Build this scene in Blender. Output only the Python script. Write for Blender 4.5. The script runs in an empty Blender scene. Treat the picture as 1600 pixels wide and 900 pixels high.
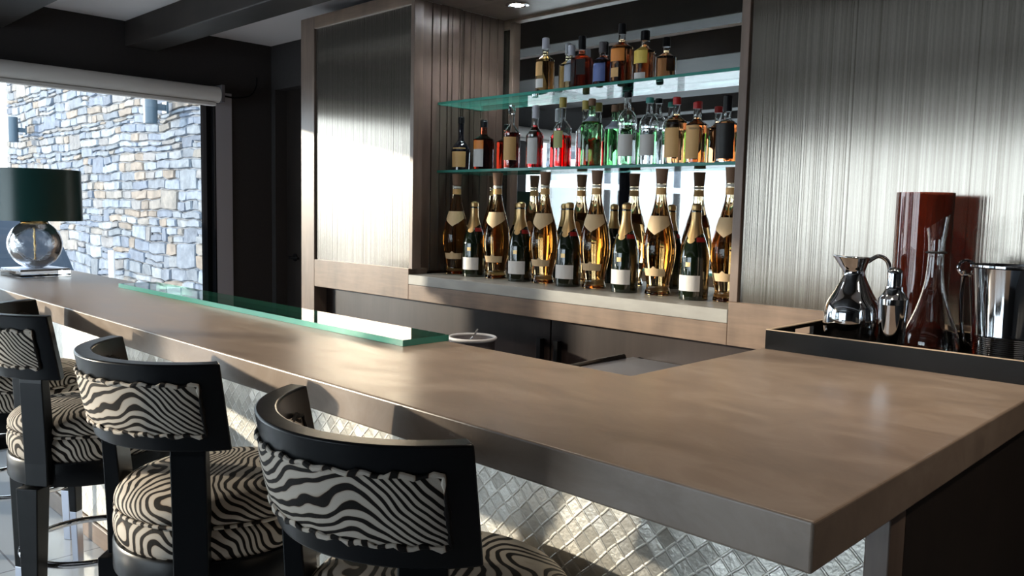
import bpy, bmesh, math, random
from mathutils import Vector, Matrix, noise
PI = math.pi
random.seed(7)
SC = bpy.context.scene
C = SC.collection

# ------------------------------------------------------------------ materials
def nm(name):
    m = bpy.data.materials.new(name); m.use_nodes = True
    nt = m.node_tree; nt.nodes.clear()
    out = nt.nodes.new('ShaderNodeOutputMaterial')
    b = nt.nodes.new('ShaderNodeBsdfPrincipled')
    nt.links.new(b.outputs[0], out.inputs[0])
    return m, nt, b
def N(nt, typ, **kw):
    n = nt.nodes.new(typ)
    for k, v in kw.items():
        if k.startswith('i_'):
            k = k[2:]; n.inputs[int(k) if k.isdigit() else k.replace('_', ' ')].default_value = v
        else: setattr(n, k, v)
    return n
def L(nt, a, b): nt.links.new(a, b)
def setb(b, col=None, rough=None, metal=None, **kw):
    if col is not None: b.inputs['Base Color'].default_value = (*col, 1)
    if rough is not None: b.inputs['Roughness'].default_value = rough
    if metal is not None: b.inputs['Metallic'].default_value = metal
    for k, v in kw.items(): b.inputs[k.replace('_', ' ')].default_value = v
def plain(name, col, rough=.5, metal=0, **kw):
    m, nt, b = nm(name); setb(b, col, rough, metal, **kw)
    n = N(nt, 'ShaderNodeTexNoise', i_Scale=60.0); tc = N(nt, 'ShaderNodeTexCoord'); L(nt, tc.outputs['Object'], n.inputs['Vector'])
    mr = N(nt, 'ShaderNodeMapRange'); mr.inputs[3].default_value = rough*.9; mr.inputs[4].default_value = min(1, rough*1.1+.005)
    L(nt, n.outputs[0], mr.inputs[0]); L(nt, mr.outputs[0], b.inputs['Roughness'])
    return m
def ramp(nt, fac, stops, interp='LINEAR'):
    r = N(nt, 'ShaderNodeValToRGB'); r.color_ramp.interpolation = interp
    while len(r.color_ramp.elements) < len(stops): r.color_ramp.elements.new(.5)
    for e, (p, c) in zip(r.color_ramp.elements, stops): e.position = p; e.color = (*c, 1)
    L(nt, fac, r.inputs[0]); return r
def mapped(nt, scale=(1, 1, 1), coord='Object', rot=(0, 0, 0)):
    tc = N(nt, 'ShaderNodeTexCoord'); mp = N(nt, 'ShaderNodeMapping')
    mp.inputs['Scale'].default_value = scale; mp.inputs['Rotation'].default_value = rot
    L(nt, tc.outputs[coord], mp.inputs[0]); return mp.outputs[0]
def bump(nt, b, h, strength=.3, dist=.01):
    bp = N(nt, 'ShaderNodeBump'); bp.inputs['Strength'].default_value = strength; bp.inputs['Distance'].default_value = dist
    L(nt, h, bp.inputs['Height']); L(nt, bp.outputs[0], b.inputs['Normal']); return bp
def math_(nt, op, a, bb=None, c=None):
    n = N(nt, 'ShaderNodeMath', operation=op)
    for i, v in enumerate((a, bb, c)):
        if v is None: continue
        if isinstance(v, (int, float)): n.inputs[i].default_value = v
        else: L(nt, v, n.inputs[i])
    return n.outputs[0]

def wood(name, dark, light, rough=.38, scale=(30, 30, 2.2), coat=.0):
    m, nt, b = nm(name); setb(b, rough=rough)
    v = mapped(nt, scale)
    n = N(nt, 'ShaderNodeTexNoise', i_Scale=1.6, i_Detail=6.0, i_Roughness=.6, i_Distortion=.4); L(nt, v, n.inputs['Vector'])
    v2 = mapped(nt, (3, 3, 1.2)); n2 = N(nt, 'ShaderNodeTexNoise', i_Scale=2.6, i_Detail=3.0); L(nt, v2, n2.inputs['Vector'])
    f = math_(nt, 'ADD', math_(nt, 'MULTIPLY', n.outputs[0], .4), math_(nt, 'MULTIPLY', n2.outputs[0], .6))
    r = ramp(nt, f, [(.32, dark), (.68, light)]); L(nt, r.outputs[0], b.inputs['Base Color'])
    bump(nt, b, n.outputs[0], .08, .002); b.inputs['Coat Weight'].default_value = coat
    return m
M = {}
M['frame_wood'] = wood('frame_wood', (.12, .088, .072), (.24, .175, .14), .33)
M['frame_wood_h'] = wood('frame_wood_h', (.13, .092, .07), (.27, .19, .14), .33, (3, 30, 30))
M['cab_wood'] = wood('cabinet_wood', (.024, .017, .016), (.046, .033, .030), .3)
M['beam_wood'] = wood('beam_wood', (.012, .009, .008), (.024, .018, .015), .55, (2, 20, 20))
M['niche_wood'] = wood('niche_wood', (.10, .07, .058), (.19, .14, .115), .3, (25, 25, 1.5))
M['end_wood'] = wood('end_panel_wood', (.01, .007, .006), (.022, .015, .012), .5)
M['dark_wall'] = plain('dark_wall_paint', (.024, .021, .021), .75)
M['reveal'] = plain('window_reveal_paint', (.36, .345, .37), .6)
M['ceiling'] = plain('ceiling_paint', (.78, .75, .76), .9)
M['black_metal'] = plain('black_metal', (.006, .006, .007), .5, Specular_IOR_Level=.15)
M['black_lacquer'] = plain('black_lacquer_wood', (.004, .0045, .0055), .3, Specular_IOR_Level=.22)
M['tray_black'] = plain('tray_black_lacquer', (.004, .0035, .0035), .25, Specular_IOR_Level=.25)
M['tray_edge'] = plain('tray_rim_bone', (.5, .38, .27), .4)
M['chrome'] = plain('chrome', (.85, .85, .87), .06, 1)
M['steel'] = plain('polished_steel', (.62, .63, .65), .05, 1)
M['brushed'] = plain('brushed_steel', (.52, .55, .64), .35, 1)
M['black_gloss'] = plain('black_gloss_plastic', (.01, .01, .011), .2)
M['white_plastic'] = plain('white_plastic', (.7, .7, .72), .4)
M['grey_plastic'] = plain('grey_plastic', (.12, .11, .12), .5)
M['blind'] = plain('blind_fabric', (.75, .72, .69), .7)
M['gold'] = plain('gold_foil', (.62, .42, .2), .38, .9)
M['brass'] = plain('brass', (.9, .62, .25), .25, 1)
M['cork'] = plain('cork', (.23, .135, .085), .8)
M['white_ring'] = plain('white_neck_band', (.8, .77, .7), .5)
M['cream_label'] = plain('cream_label', (.72, .52, .3), .55)
M['white_label'] = plain('white_label', (.72, .7, .68), .5)
M['grey_label'] = plain('grey_label', (.45, .5, .6), .45)
M['tan_label'] = plain('tan_label', (.78, .46, .18), .55)
M['orange_label'] = plain('orange_label', (.85, .3, .06), .55)
M['yellow_label'] = plain('yellow_label', (.85, .62, .12), .5)
M['blue_label'] = plain('blue_label', (.16, .22, .5), .5)
M['black_label'] = plain('black_label', (.02, .018, .018), .5)
M['green_label'] = plain('green_label', (.4, .42, .16), .5)
M['red_print'] = plain('red_print', (.5, .03, .02), .5)
M['dark_print'] = plain('dark_print', (.03, .02, .02), .5)
M['red_cap'] = plain('red_cap', (.5, .02, .02), .35)
M['black_cap'] = plain('black_cap', (.01, .01, .012), .35, Specular_IOR_Level=.25)
M['white_cap'] = plain('pale_cap', (.6, .6, .68), .35)
M['teal_cap'] = plain('teal_cap', (.05, .3, .26), .4)
M['gold_cap'] = plain('olive_gold_cap', (.45, .35, .08), .4)
M['red_seal'] = plain('red_seal', (.35, .01, .01), .4)
M['outdoor_grey'] = plain('outdoor_charcoal_fabric', (.05, .075, .115), .7)
M['paving'] = plain('terrace_paving', (.55, .55, .55), .8)
M['white_paint'] = plain('white_exterior_paint', (.8, .8, .8), .6)
M['pvc'] = plain('white_pipe_plastic', (.85, .85, .85), .4)
M['sconce'] = plain('sconce_metal', (.05, .08, .11), .35)
M['rubber'] = plain('black_rubber', (.01, .01, .01), .6)
M['champagne_glass'] = plain('dark_green_bottle', (.006, .011, .005), .06, Coat_Weight=1.0, Coat_Roughness=.03)

def glass(name, col, rough=0, ior=1.5, dens=None):
    m, nt, b = nm(name); setb(b, col, rough, 0, IOR=ior, Transmission_Weight=1.0)
    if dens:
        out = [n for n in nt.nodes if n.type == 'OUTPUT_MATERIAL'][0]
        va = N(nt, 'ShaderNodeVolumeAbsorption'); va.inputs[0].default_value = (*dens[0], 1); va.inputs[1].default_value = dens[1]
        L(nt, va.outputs[0], out.inputs['Volume'])
    return m
M['clear'] = glass('clear_glass', (.97, .98, .98))
M['rose_wine'] = glass('golden_wine_glass', (1, .96, .86), 0, 1.42, ((.95, .68, .22), 17))
M['amber'] = glass('amber_spirit', (1, .8, .5), 0, 1.4, ((.95, .4, .04), 15))
M['gold_spirit'] = glass('pale_gold_spirit', (1, .95, .75), 0, 1.4, ((.95, .65, .12), 22))
M['red_liq'] = glass('red_aperitif', (1, .2, .2), 0, 1.4, ((.9, .02, .03), 30))
M['dark_liq'] = glass('dark_brown_spirit', (.8, .3, .15), 0, 1.4, ((.6, .12, .04), 45))
M['green_glass'] = glass('green_bottle_glass', (.62, .93, .66), 0, 1.5, ((.45, .88, .5), 9))
M['clear_liq'] = glass('clear_spirit', (.96, .98, 1), 0, 1.36)
M['black_glass'] = plain('black_bottle_glass', (.01, .01, .016), .05, Coat_Weight=1.0)
M['amber_vase'] = glass('amber_red_vase_glass', (.30, .065, .033), 0, 1.5); M['amber_vase'].node_tree.nodes['Principled BSDF'].inputs['Transmission Weight'].default_value = .8; M['amber_vase'].node_tree.nodes['Principled BSDF'].inputs['Coat Weight'].default_value = .6
M['crystal'] = glass('crystal', (.98, .98, .98), 0, 1.5)
# crackled globe
m, nt, b = nm('crackle_glass'); setb(b, (.97, .98, 1), .02, 0, IOR=1.45, Transmission_Weight=1.0)
v = mapped(nt, (1, 1, 1)); vo = N(nt, 'ShaderNodeTexNoise', i_Scale=28.0, i_Detail=3.0, i_Distortion=1.5); L(nt, v, vo.inputs['Vector'])
bump(nt, b, vo.outputs[0], .55, .005); b.inputs['Transmission Weight'].default_value = .93; M['crackle'] = m
# flat glass panes / shelves that let light straight through
def pane(name, tint, edge=None, refl=1.0):
    m = bpy.data.materials.new(name); m.use_nodes = True; nt = m.node_tree; nt.nodes.clear()
    out = N(nt, 'ShaderNodeOutputMaterial'); tr = N(nt, 'ShaderNodeBsdfTransparent'); tr.inputs[0].default_value = (*tint, 1)
    gl = N(nt, 'ShaderNodeBsdfGlossy'); gl.inputs['Roughness'].default_value = 0.0
    fr = N(nt, 'ShaderNodeFresnel'); fr.inputs[0].default_value = 1.5
    mx = N(nt, 'ShaderNodeMixShader'); L(nt, math_(nt, 'MULTIPLY', fr.outputs[0], refl), mx.inputs[0]); L(nt, tr.outputs[0], mx.inputs[1]); L(nt, gl.outputs[0], mx.inputs[2]); L(nt, mx.outputs[0], out.inputs[0])
    n = N(nt, 'ShaderNodeTexNoise', i_Scale=2.0)   # faint unevenness of the pane
    mr = N(nt, 'ShaderNodeMapRange'); mr.inputs[3].default_value = 0; mr.inputs[4].default_value = .004; L(nt, n.outputs[0], mr.inputs[0]); L(nt, mr.outputs[0], gl.inputs['Roughness'])
    return m
M['window_glass'] = pane('window_glass', (.96, .98, .98), refl=.6)
M['slab_face'] = pane('glass_slab_face', (.86, .95, .92))
M['slab_edge'] = plain('green_glass_edge', (.10, .42, .35), .12, Transmission_Weight=.35, IOR=1.5)
m, nt, b = nm('niche_mirror'); setb(b, (.9, .92, .91), .0, 1); M['mirror'] = m

# stone / metal / counter / zebra
m, nt, b = nm('ledgestone'); setb(b, rough=.85)
at = N(nt, 'ShaderNodeAttribute', attribute_name='stone'); v = mapped(nt, (1, 1, 1))
n = N(nt, 'ShaderNodeTexNoise', i_Scale=9.0, i_Detail=8.0, i_Roughness=.65); L(nt, v, n.inputs['Vector'])
r = ramp(nt, n.outputs[0], [(.3, (.55, .57, .6)), (.72, (1.35, 1.3, 1.26))])
mx = N(nt, 'ShaderNodeMix', data_type='RGBA', blend_type='MULTIPLY'); mx.inputs[0].default_value = 1
L(nt, at.outputs[0], mx.inputs[6]); L(nt, r.outputs[0], mx.inputs[7]); L(nt, mx.outputs[2], b.inputs['Base Color'])
bump(nt, b, n.outputs[0], .6, .02); M['stone'] = m
M['matte_black'] = plain('matte_black', (.006, .006, .007), 1.0, Specular_IOR_Level=0.0)

m, nt, b = nm('ribbed_metallic_wallcover'); setb(b, rough=.15, metal=.8)
v = mapped(nt, (1, 0, 0)); n1 = N(nt, 'ShaderNodeTexNoise', i_Scale=150.0, i_Detail=2.0); L(nt, v, n1.inputs['Vector'])
n2 = N(nt, 'ShaderNodeTexNoise', i_Scale=55.0, i_Detail=2.0, i_Roughness=.6); L(nt, v, n2.inputs['Vector'])
v3 = mapped(nt, (60, 1, 14)); n3 = N(nt, 'ShaderNodeTexNoise', i_Scale=5.0, i_Detail=3.0); L(nt, v3, n3.inputs['Vector'])
f = math_(nt, 'ADD', math_(nt, 'MULTIPLY', n1.outputs[0], .5), math_(nt, 'MULTIPLY', n2.outputs[0], .5))
r = ramp(nt, f, [(.38, (.075, .06, .05)), (.43, (.24, .212, .18)), (.6, (.34, .308, .268))]); L(nt, r.outputs[0], b.inputs['Base Color'])
hh = math_(nt, 'ADD', f, math_(nt, 'MULTIPLY', n3.outputs[0], .03))
bump(nt, b, n1.outputs[0], .3, .002); M['ribbed'] = m

m, nt, b = nm('counter_stone'); setb(b, rough=.3)
v = mapped(nt, (2.0, 4, 4)); n = N(nt, 'ShaderNodeTexNoise', i_Scale=2.4, i_Detail=9.0, i_Roughness=.68, i_Distortion=.8); L(nt, v, n.inputs['Vector'])
r = ramp(nt, n.outputs[0], [(.3, (.215, .165, .130)), (.5, (.275, .210, .165)), (.72, (.345, .275, .225))]); L(nt, r.outputs[0], b.inputs['Base Color'])
rr = N(nt, 'ShaderNodeMapRange'); rr.inputs[3].default_value = .22; rr.inputs[4].default_value = .42; L(nt, n.outputs[0], rr.inputs[0]); L(nt, rr.outputs[0], b.inputs['Roughness'])
bump(nt, b, n.outputs[0], .05, .003); M['counter'] = m
m, nt, b = nm('ledge_stone'); setb(b, (.34, .34, .32), .38)
v = mapped(nt, (2, 6, 6)); n = N(nt, 'ShaderNodeTexNoise', i_Scale=3.0, i_Detail=5.0); L(nt, v, n.inputs['Vector'])
r = ramp(nt, n.outputs[0], [(.3, (.27, .265, .25)), (.7, (.36, .355, .335))]); L(nt, r.outputs[0], b.inputs['Base Color']); M['ledge'] = m

def tiles():
    m, nt, b = nm('embossed_metal_tile'); setb(b, rough=.36, metal=.7)
    tc = N(nt, 'ShaderNodeTexCoord'); sx = N(nt, 'ShaderNodeSeparateXYZ'); L(nt, tc.outputs['Object'], sx.inputs[0])
    x, z = math_(nt, 'ADD', sx.outputs[0], sx.outputs[1]), sx.outputs[2]
    wob = N(nt, 'ShaderNodeTexNoise', i_Scale=14.0); L(nt, tc.outputs['Object'], wob.inputs['Vector'])
    w = math_(nt, 'MULTIPLY', math_(nt, 'SUBTRACT', wob.outputs[0], .5), .35)
    a = .043
    u = math_(nt, 'ADD', math_(nt, 'DIVIDE', math_(nt, 'ADD', x, z), a), w); q = math_(nt, 'ADD', math_(nt, 'DIVIDE', math_(nt, 'SUBTRACT', x, z), a), w)
    fu, fq = math_(nt, 'FRACT', u), math_(nt, 'FRACT', q)
    eu = math_(nt, 'ABSOLUTE', math_(nt, 'SUBTRACT', fu, .5)); eq = math_(nt, 'ABSOLUTE', math_(nt, 'SUBTRACT', fq, .5))
    e = math_(nt, 'MAXIMUM', eu, eq)                       # 0 centre .. .5 edge
    ridge = N(nt, 'ShaderNodeMapRange', interpolation_type='SMOOTHSTEP'); ridge.inputs[1].default_value = .40; ridge.inputs[2].default_value = .47; L(nt, e, ridge.inputs[0])
    cv = N(nt, 'ShaderNodeCombineXYZ'); L(nt, math_(nt, 'FLOOR', u), cv.inputs[0]); L(nt, math_(nt, 'FLOOR', q), cv.inputs[1])
    wn = N(nt, 'ShaderNodeTexWhiteNoise', noise_dimensions='3D'); L(nt, cv.outputs[0], wn.inputs[0])
    sc = N(nt, 'ShaderNodeSeparateColor'); L(nt, wn.outputs[1], sc.inputs[0])
    tilt = math_(nt, 'ADD', math_(nt, 'MULTIPLY', math_(nt, 'SUBTRACT', sc.outputs[0], .5), fu), math_(nt, 'MULTIPLY', math_(nt, 'SUBTRACT', sc.outputs[1], .5), fq))
    fine = N(nt, 'ShaderNodeTexNoise', i_Scale=120.0, i_Detail=3.0); L(nt, tc.outputs['Object'], fine.inputs['Vector'])
    h = math_(nt, 'ADD', math_(nt, 'MULTIPLY', ridge.outputs[0], .5), math_(nt, 'MULTIPLY', tilt, 1.1))
    h = math_(nt, 'ADD', h, math_(nt, 'MULTIPLY', fine.outputs[0], .25))
    bump(nt, b, h, .55, .008)
    r = ramp(nt, sc.outputs[2], [(0, (.74, .71, .64)), (1, (.90, .87, .8))]); L(nt, r.outputs[0], b.inputs['Base Color'])
    return m
M['tiles'] = tiles()

def zebra(name, direction, scale=17, seed=0.0, warp=.17):
    m, nt, b = nm(name); setb(b, rough=.75, Specular_IOR_Level=.2)
    tc = N(nt, 'ShaderNodeTexCoord')
    o = N(nt, 'ShaderNodeVectorMath', operation='ADD'); o.inputs[1].default_value = (seed, seed*.7, seed*.3); L(nt, tc.outputs['Object'], o.inputs[0])
    n1 = N(nt, 'ShaderNodeTexNoise', i_Scale=5.5, i_Detail=.6); L(nt, o.outputs[0], n1.inputs['Vector'])
    s1 = N(nt, 'ShaderNodeVectorMath', operation='SUBTRACT'); s1.inputs[1].default_value = (.5, .5, .5); L(nt, n1.outputs[1], s1.inputs[0])
    k1 = N(nt, 'ShaderNodeVectorMath', operation='SCALE'); k1.inputs['Scale'].default_value = warp; L(nt, s1.outputs[0], k1.inputs[0])
    n2 = N(nt, 'ShaderNodeTexNoise', i_Scale=17.0, i_Detail=1.0); L(nt, o.outputs[0], n2.inputs['Vector'])
    s2 = N(nt, 'ShaderNodeVectorMath', operation='SUBTRACT'); s2.inputs[1].default_value = (.5, .5, .5); L(nt, n2.outputs[1], s2.inputs[0])
    k2 = N(nt, 'ShaderNodeVectorMath', operation='SCALE'); k2.inputs['Scale'].default_value = .022; L(nt, s2.outputs[0], k2.inputs[0])
    a1 = N(nt, 'ShaderNodeVectorMath', operation='ADD'); L(nt, o.outputs[0], a1.inputs[0]); L(nt, k1.outputs[0], a1.inputs[1])
    a2 = N(nt, 'ShaderNodeVectorMath', operation='ADD'); L(nt, a1.outputs[0], a2.inputs[0]); L(nt, k2.outputs[0], a2.inputs[1])
    d = N(nt, 'ShaderNodeVectorMath', operation='DOT_PRODUCT'); d.inputs[1].default_value = direction; L(nt, a2.outputs[0], d.inputs[0])
    s = math_(nt, 'SINE', math_(nt, 'MULTIPLY', d.outputs['Value'], 20.0*scale))
    n3 = N(nt, 'ShaderNodeTexNoise', i_Scale=30.0); L(nt, o.outputs[0], n3.inputs['Vector'])
    s = math_(nt, 'ADD', s, math_(nt, 'MULTIPLY', math_(nt, 'SUBTRACT', n3.outputs[0], .5), .6))
    f = math_(nt, 'MULTIPLY_ADD', s, .5, .5)
    r = ramp(nt, f, [(.30, (.008, .006, .005)), (.37, (.10, .05, .03)), (.43, (.44, .37, .29)), (.7, (.55, .49, .42))]); L(nt, r.outputs[0], b.inputs['Base Color'])
    fz = N(nt, 'ShaderNodeTexNoise', i_Scale=500.0, i_Detail=2.0); L(nt, tc.outputs['Object'], fz.inputs['Vector'])
    bump(nt, b, fz.outputs[0], .35, .002)
    return m
M['zebra_back'] = zebra('zebra_hide_back', (0.15, .1, 1), 17, 1.3, .26)
M['zebra_seat'] = zebra('zebra_hide_seat', (.55, .8, .5), 15, 4.2, .30)
M['zebra_side'] = zebra('zebra_hide_side', (0.2, .25, 1), 16, 9.1, .24)
M['zebra_welt'] = zebra('zebra_hide_welt', (1, .6, .3), 8, 2.1, .12)

m, nt, b = nm('floor_tile'); setb(b, (.42, .45, .5), .12)
v = mapped(nt, (1.0, 1.0, 1)); bt = N(nt, 'ShaderNodeTexBrick', offset=0.0); bt.inputs['Scale'].default_value = 1.0
bt.inputs['Brick Width'].default_value = .9; bt.inputs['Row Height'].default_value = .9; bt.inputs['Mortar Size'].default_value = .004
bt.inputs['Color1'].default_value = (.40, .43, .47, 1); bt.inputs['Color2'].default_value = (.44, .47, .51, 1); bt.inputs['Mortar'].default_value = (.2, .2, .22, 1)
L(nt, v, bt.inputs['Vector']); L(nt, bt.outputs[0], b.inputs['Base Color']); M['floor'] = m
m, nt, b = nm('lamp_shade_satin'); setb(b, (.012, .06, .055), .3, 0, Coat_Weight=.3, Coat_Roughness=.3)
v = mapped(nt, (1, 1, 1)); n = N(nt, 'ShaderNodeTexNoise', i_Scale=200.0); L(nt, v, n.inputs['Vector']); bump(nt, b, n.outputs[0], .05, .001); M['shade'] = m
m, nt, b = nm('lamp_glow'); setb(b, (1, 1, 1), .5); b.inputs['Emission Color'].default_value = (.95, .97, 1, 1); b.inputs['Emission Strength'].default_value = 18; M['led'] = m

# ------------------------------------------------------------------ geometry helpers
def tag(o, label, cat, group=None, kind=None):
    if label: o['label'] = label
    if cat: o['category'] = cat
    if group: o['group'] = group
    if kind: o['kind'] = kind
    return o
def thing(name, label, cat, loc=(0, 0, 0), rotz=0, group=None):
    o = bpy.data.objects.new(name, None); C.objects.link(o); o.empty_display_size = .05
    o.location = loc; o.rotation_euler = (0, 0, rotz); return tag(o, label, cat, group)
def obj(name, bm, mat, parent=None, smooth=False, bevel=0, segs=2, label=None, loc=None):
    bmesh.ops.recalc_face_normals(bm, faces=bm.faces)
    me = bpy.data.meshes.new(name); bm.to_mesh(me); bm.free()
    mats = mat if isinstance(mat, (list, tuple)) else [mat]
    for x in mats: me.materials.append(M[x] if isinstance(x, str) else x)
    if smooth:
        for p in me.polygons: p.use_smooth = True
        try: me.set_sharp_from_angle(angle=math.radians(38))
        except Exception: pass
    o = bpy.data.objects.new(name, me); C.objects.link(o)
    if parent: o.parent = parent
    if loc: o.location = loc
    if bevel:
        md = o.modifiers.new('b', 'BEVEL'); md.width = bevel; md.segments = segs; md.limit_method = 'ANGLE'; md.angle_limit = math.radians(47)
    if label: o['label'] = label
    return o
def struct(name, bm, mat, **kw):
    o = obj(name, bm, mat, **kw); o['kind'] = 'structure'; return o
def B(): return bmesh.new()
def box(bm, x0, x1, y0, y1, z0, z1, mi=0):
    vs = [bm.verts.new(p) for p in ((x0, y0, z0), (x1, y0, z0), (x1, y1, z0), (x0, y1, z0), (x0, y0, z1), (x1, y0, z1), (x1, y1, z1), (x0, y1, z1))]
    for f in ((0, 3, 2, 1), (4, 5, 6, 7), (0, 1, 5, 4), (1, 2, 6, 5), (2, 3, 7, 6), (3, 0, 4, 7)):
        bm.faces.new([vs[i] for i in f]).material_index = mi
    return bm
def bx(*a): return box(B(), *a)
def lathe(prof, seg=40, cx=0, cy=0, a0=0, a1=2*PI, bm=None, capb=True, capt=True):
    bm = bm or B(); full = abs(a1-a0-2*PI) < 1e-6; n = seg if full else seg+1; rings = []
    for r, z in prof:
        if r < 1e-6: rings.append([bm.verts.new((cx, cy, z))]); continue
        rings.append([bm.verts.new((cx+r*math.cos(a0+(a1-a0)*i/seg), cy+r*math.sin(a0+(a1-a0)*i/seg), z)) for i in range(n)])
    for A, D in zip(rings, rings[1:]):
        for i in range(seg if full else seg):
            j = (i+1) % n
            if len(A) == 1 and len(D) == 1: continue
            if len(A) == 1: bm.faces.new((A[0], D[i], D[j]))
            elif len(D) == 1: bm.faces.new((A[i], A[j], D[0]))
            else: bm.faces.new((A[i], A[j], D[j], D[i]))
    if full:
        if capb and len(rings[0]) > 2: bm.faces.new(rings[0][::-1])
        if capt and len(rings[-1]) > 2: bm.faces.new(rings[-1])
    return bm
def tube(pts, r, seg=12, closed=False, bm=None):
    bm = bm or B(); pts = [Vector(p) for p in pts]; n = len(pts); rings = []; up = None
    rs = r if isinstance(r, (list, tuple)) else [r]*n
    for i in range(n):
        t = (pts[(i+1) % n]-pts[i-1]) if closed else (pts[min(i+1, n-1)]-pts[max(i-1, 0)])
        t.normalize()
        if up is None: up = Vector((0, 0, 1)) if abs(t.z) < .9 else Vector((1, 0, 0))
        a = t.cross(up).normalized(); up = a.cross(t).normalized()
        rings.append([bm.verts.new(pts[i]+rs[i]*(math.cos(2*PI*k/seg)*a+math.sin(2*PI*k/seg)*up)) for k in range(seg)])
    rng = range(n) if closed else range(n-1)
    for i in rng:
        A, D = rings[i], rings[(i+1) % n]
        for k in range(seg): bm.faces.new((A[k], A[(k+1) % seg], D[(k+1) % seg], D[k]))
    if not closed: bm.faces.new(rings[0][::-1]); bm.faces.new(rings[-1])
    return bm
def smooth_path(pts, k=8):
    out = []; P = [Vector(p) for p in pts]
    for i in range(len(P)-1):
        p0, p1, p2, p3 = P[max(i-1, 0)], P[i], P[i+1], P[min(i+2, len(P)-1)]
        for j in range(k):
            t = j/k; out.append(.5*((2*p1)+(-p0+p2)*t+(2*p0-5*p1+4*p2-p3)*t*t+(-p0+3*p1-3*p2+p3)*t**3))
    return out+[P[-1]]
def curve_prof(pts, k=6):
    return [(max(v.x, 0), v.y) for v in smooth_path([(a, b, 0) for a, b in pts], k)]
def copy_thing(root, loc, rotz, label):
    r = root.copy(); C.objects.link(r); r.location = loc; r.rotation_euler = (0, 0, rotz); r['label'] = label
    for ch in list(root.children):
        c = ch.copy(); C.objects.link(c); c.parent = r
        for g in ch.children:
            d = g.copy(); C.objects.link(d); d.parent = c
    return r

# ------------------------------------------------------------------ camera
CAMZ = 1.46
R_ = Vector((.714, .6998, .0218)); U_ = Vector((-.0802, .0509, .9955)); F_ = Vector((-.6956, .7126, -.0922))
F_.normalize(); R_ = (R_-F_*R_.dot(F_)).normalized(); U_ = R_.cross(F_)
cam = bpy.data.cameras.new('camera'); co = bpy.data.objects.new('camera', cam); C.objects.link(co)
co.matrix_world = Matrix(((R_.x, U_.x, -F_.x, 0), (R_.y, U_.y, -F_.y, 0), (R_.z, U_.z, -F_.z, CAMZ), (0, 0, 0, 1)))
cam.sensor_width = 36; cam.lens = 1286.3/1600*36; cam.clip_start = .02; cam.clip_end = 300
SC.camera = co

# ------------------------------------------------------------------ room
XW, YB, ZC, YF, XR = -5.4, 3.04, 2.586, -4.8, 2.4      # window wall, back wall, ceiling, front wall, right wall
MZ = 2.93                                             # mirror plane
struct('floor', bx(XW-.25, XR+.2, YF-.2, YB+.2, -.1, 0), 'floor')
struct('ceiling', bx(XW-.25, XR+.2, YF-.2, YB+.2, ZC, ZC+.12), 'ceiling')
WH = 2.22
w = B(); box(w, XW-.25, XW, YF, YB+.2, WH, ZC); box(w, XW-.13, XW, 2.62, YB+.2, 0, WH); box(w, XW-.25, XW, YF, YF+.1, 0, WH); box(w, XW-.25, XW, .17, .5, 0, WH)
struct('wall_left', w, 'dark_wall')
w = B(); box(w, XW-.044, XW+.012, 2.612, 2.6195, 0, WH-.001, 1); box(w, XW+.0005, XW+.012, 2.6195, 2.735, 0, WH+.0); struct('trim_1', w, ['reveal', 'matte_black'])
w = B(); DX0, DX1, DH = -5.345, -4.45, 2.28
box(w, XW-.25, DX0, YB, YB+.15, 0, ZC); box(w, DX1, XR+.2, YB, YB+.15, 0, ZC); box(w, DX0, DX1, YB, YB+.15, DH, ZC)
struct('wall_back', w, 'dark_wall')
d = struct('door_1', bx(DX0, DX1, YB+.09, YB+.13, 0, DH), 'end_wood', bevel=.004)
h = lathe([(.0, 0), (.028, 0), (.028, .008), (.01, .012), (.01, .05), (0, .05)], 20)
bmesh.ops.rotate(h, verts=h.verts, cent=(0, 0, 0), matrix=Matrix.Rotation(PI/2, 3, 'X'))
tube([(0, -.045, 0), (.11, -.045, 0)], .009, 10, bm=h); bmesh.ops.translate(h, verts=h.verts, vec=(-5.23, YB+.09, 1.1))
obj('door_handle', h, 'black_metal', d, smooth=True)
# windows of the long left wall
def window_unit(name, y0, y1, panes):
    t = .04
    f = B(); box(f, XW-.135, XW-.045, y0, y0+t, 0, WH); box(f, XW-.135, XW-.045, y1-t, y1, 0, WH)
    box(f, XW-.135, XW-.045, y0+t, y1-t, 0, .07); box(f, XW-.135, XW-.045, y0+t, y1-t, WH-.07, WH)
    for i in range(1, panes):
        ym = y0+(y1-y0)*i/panes; box(f, XW-.135, XW-.045, ym-.04, ym+.04, .07, WH-.07)
    o = struct(name, f, 'matte_black', bevel=.003)
    g = B(); box(g, XW-.10, XW-.094, y0+t, y1-t, .07, WH-.07); obj('window_pane', g, 'window_glass', o)
window_unit('window_1', .5, 2.62, 1); window_unit('window_2', -1.5, .17, 1); window_unit('window_4', -4.7, -1.5, 1)
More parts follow.
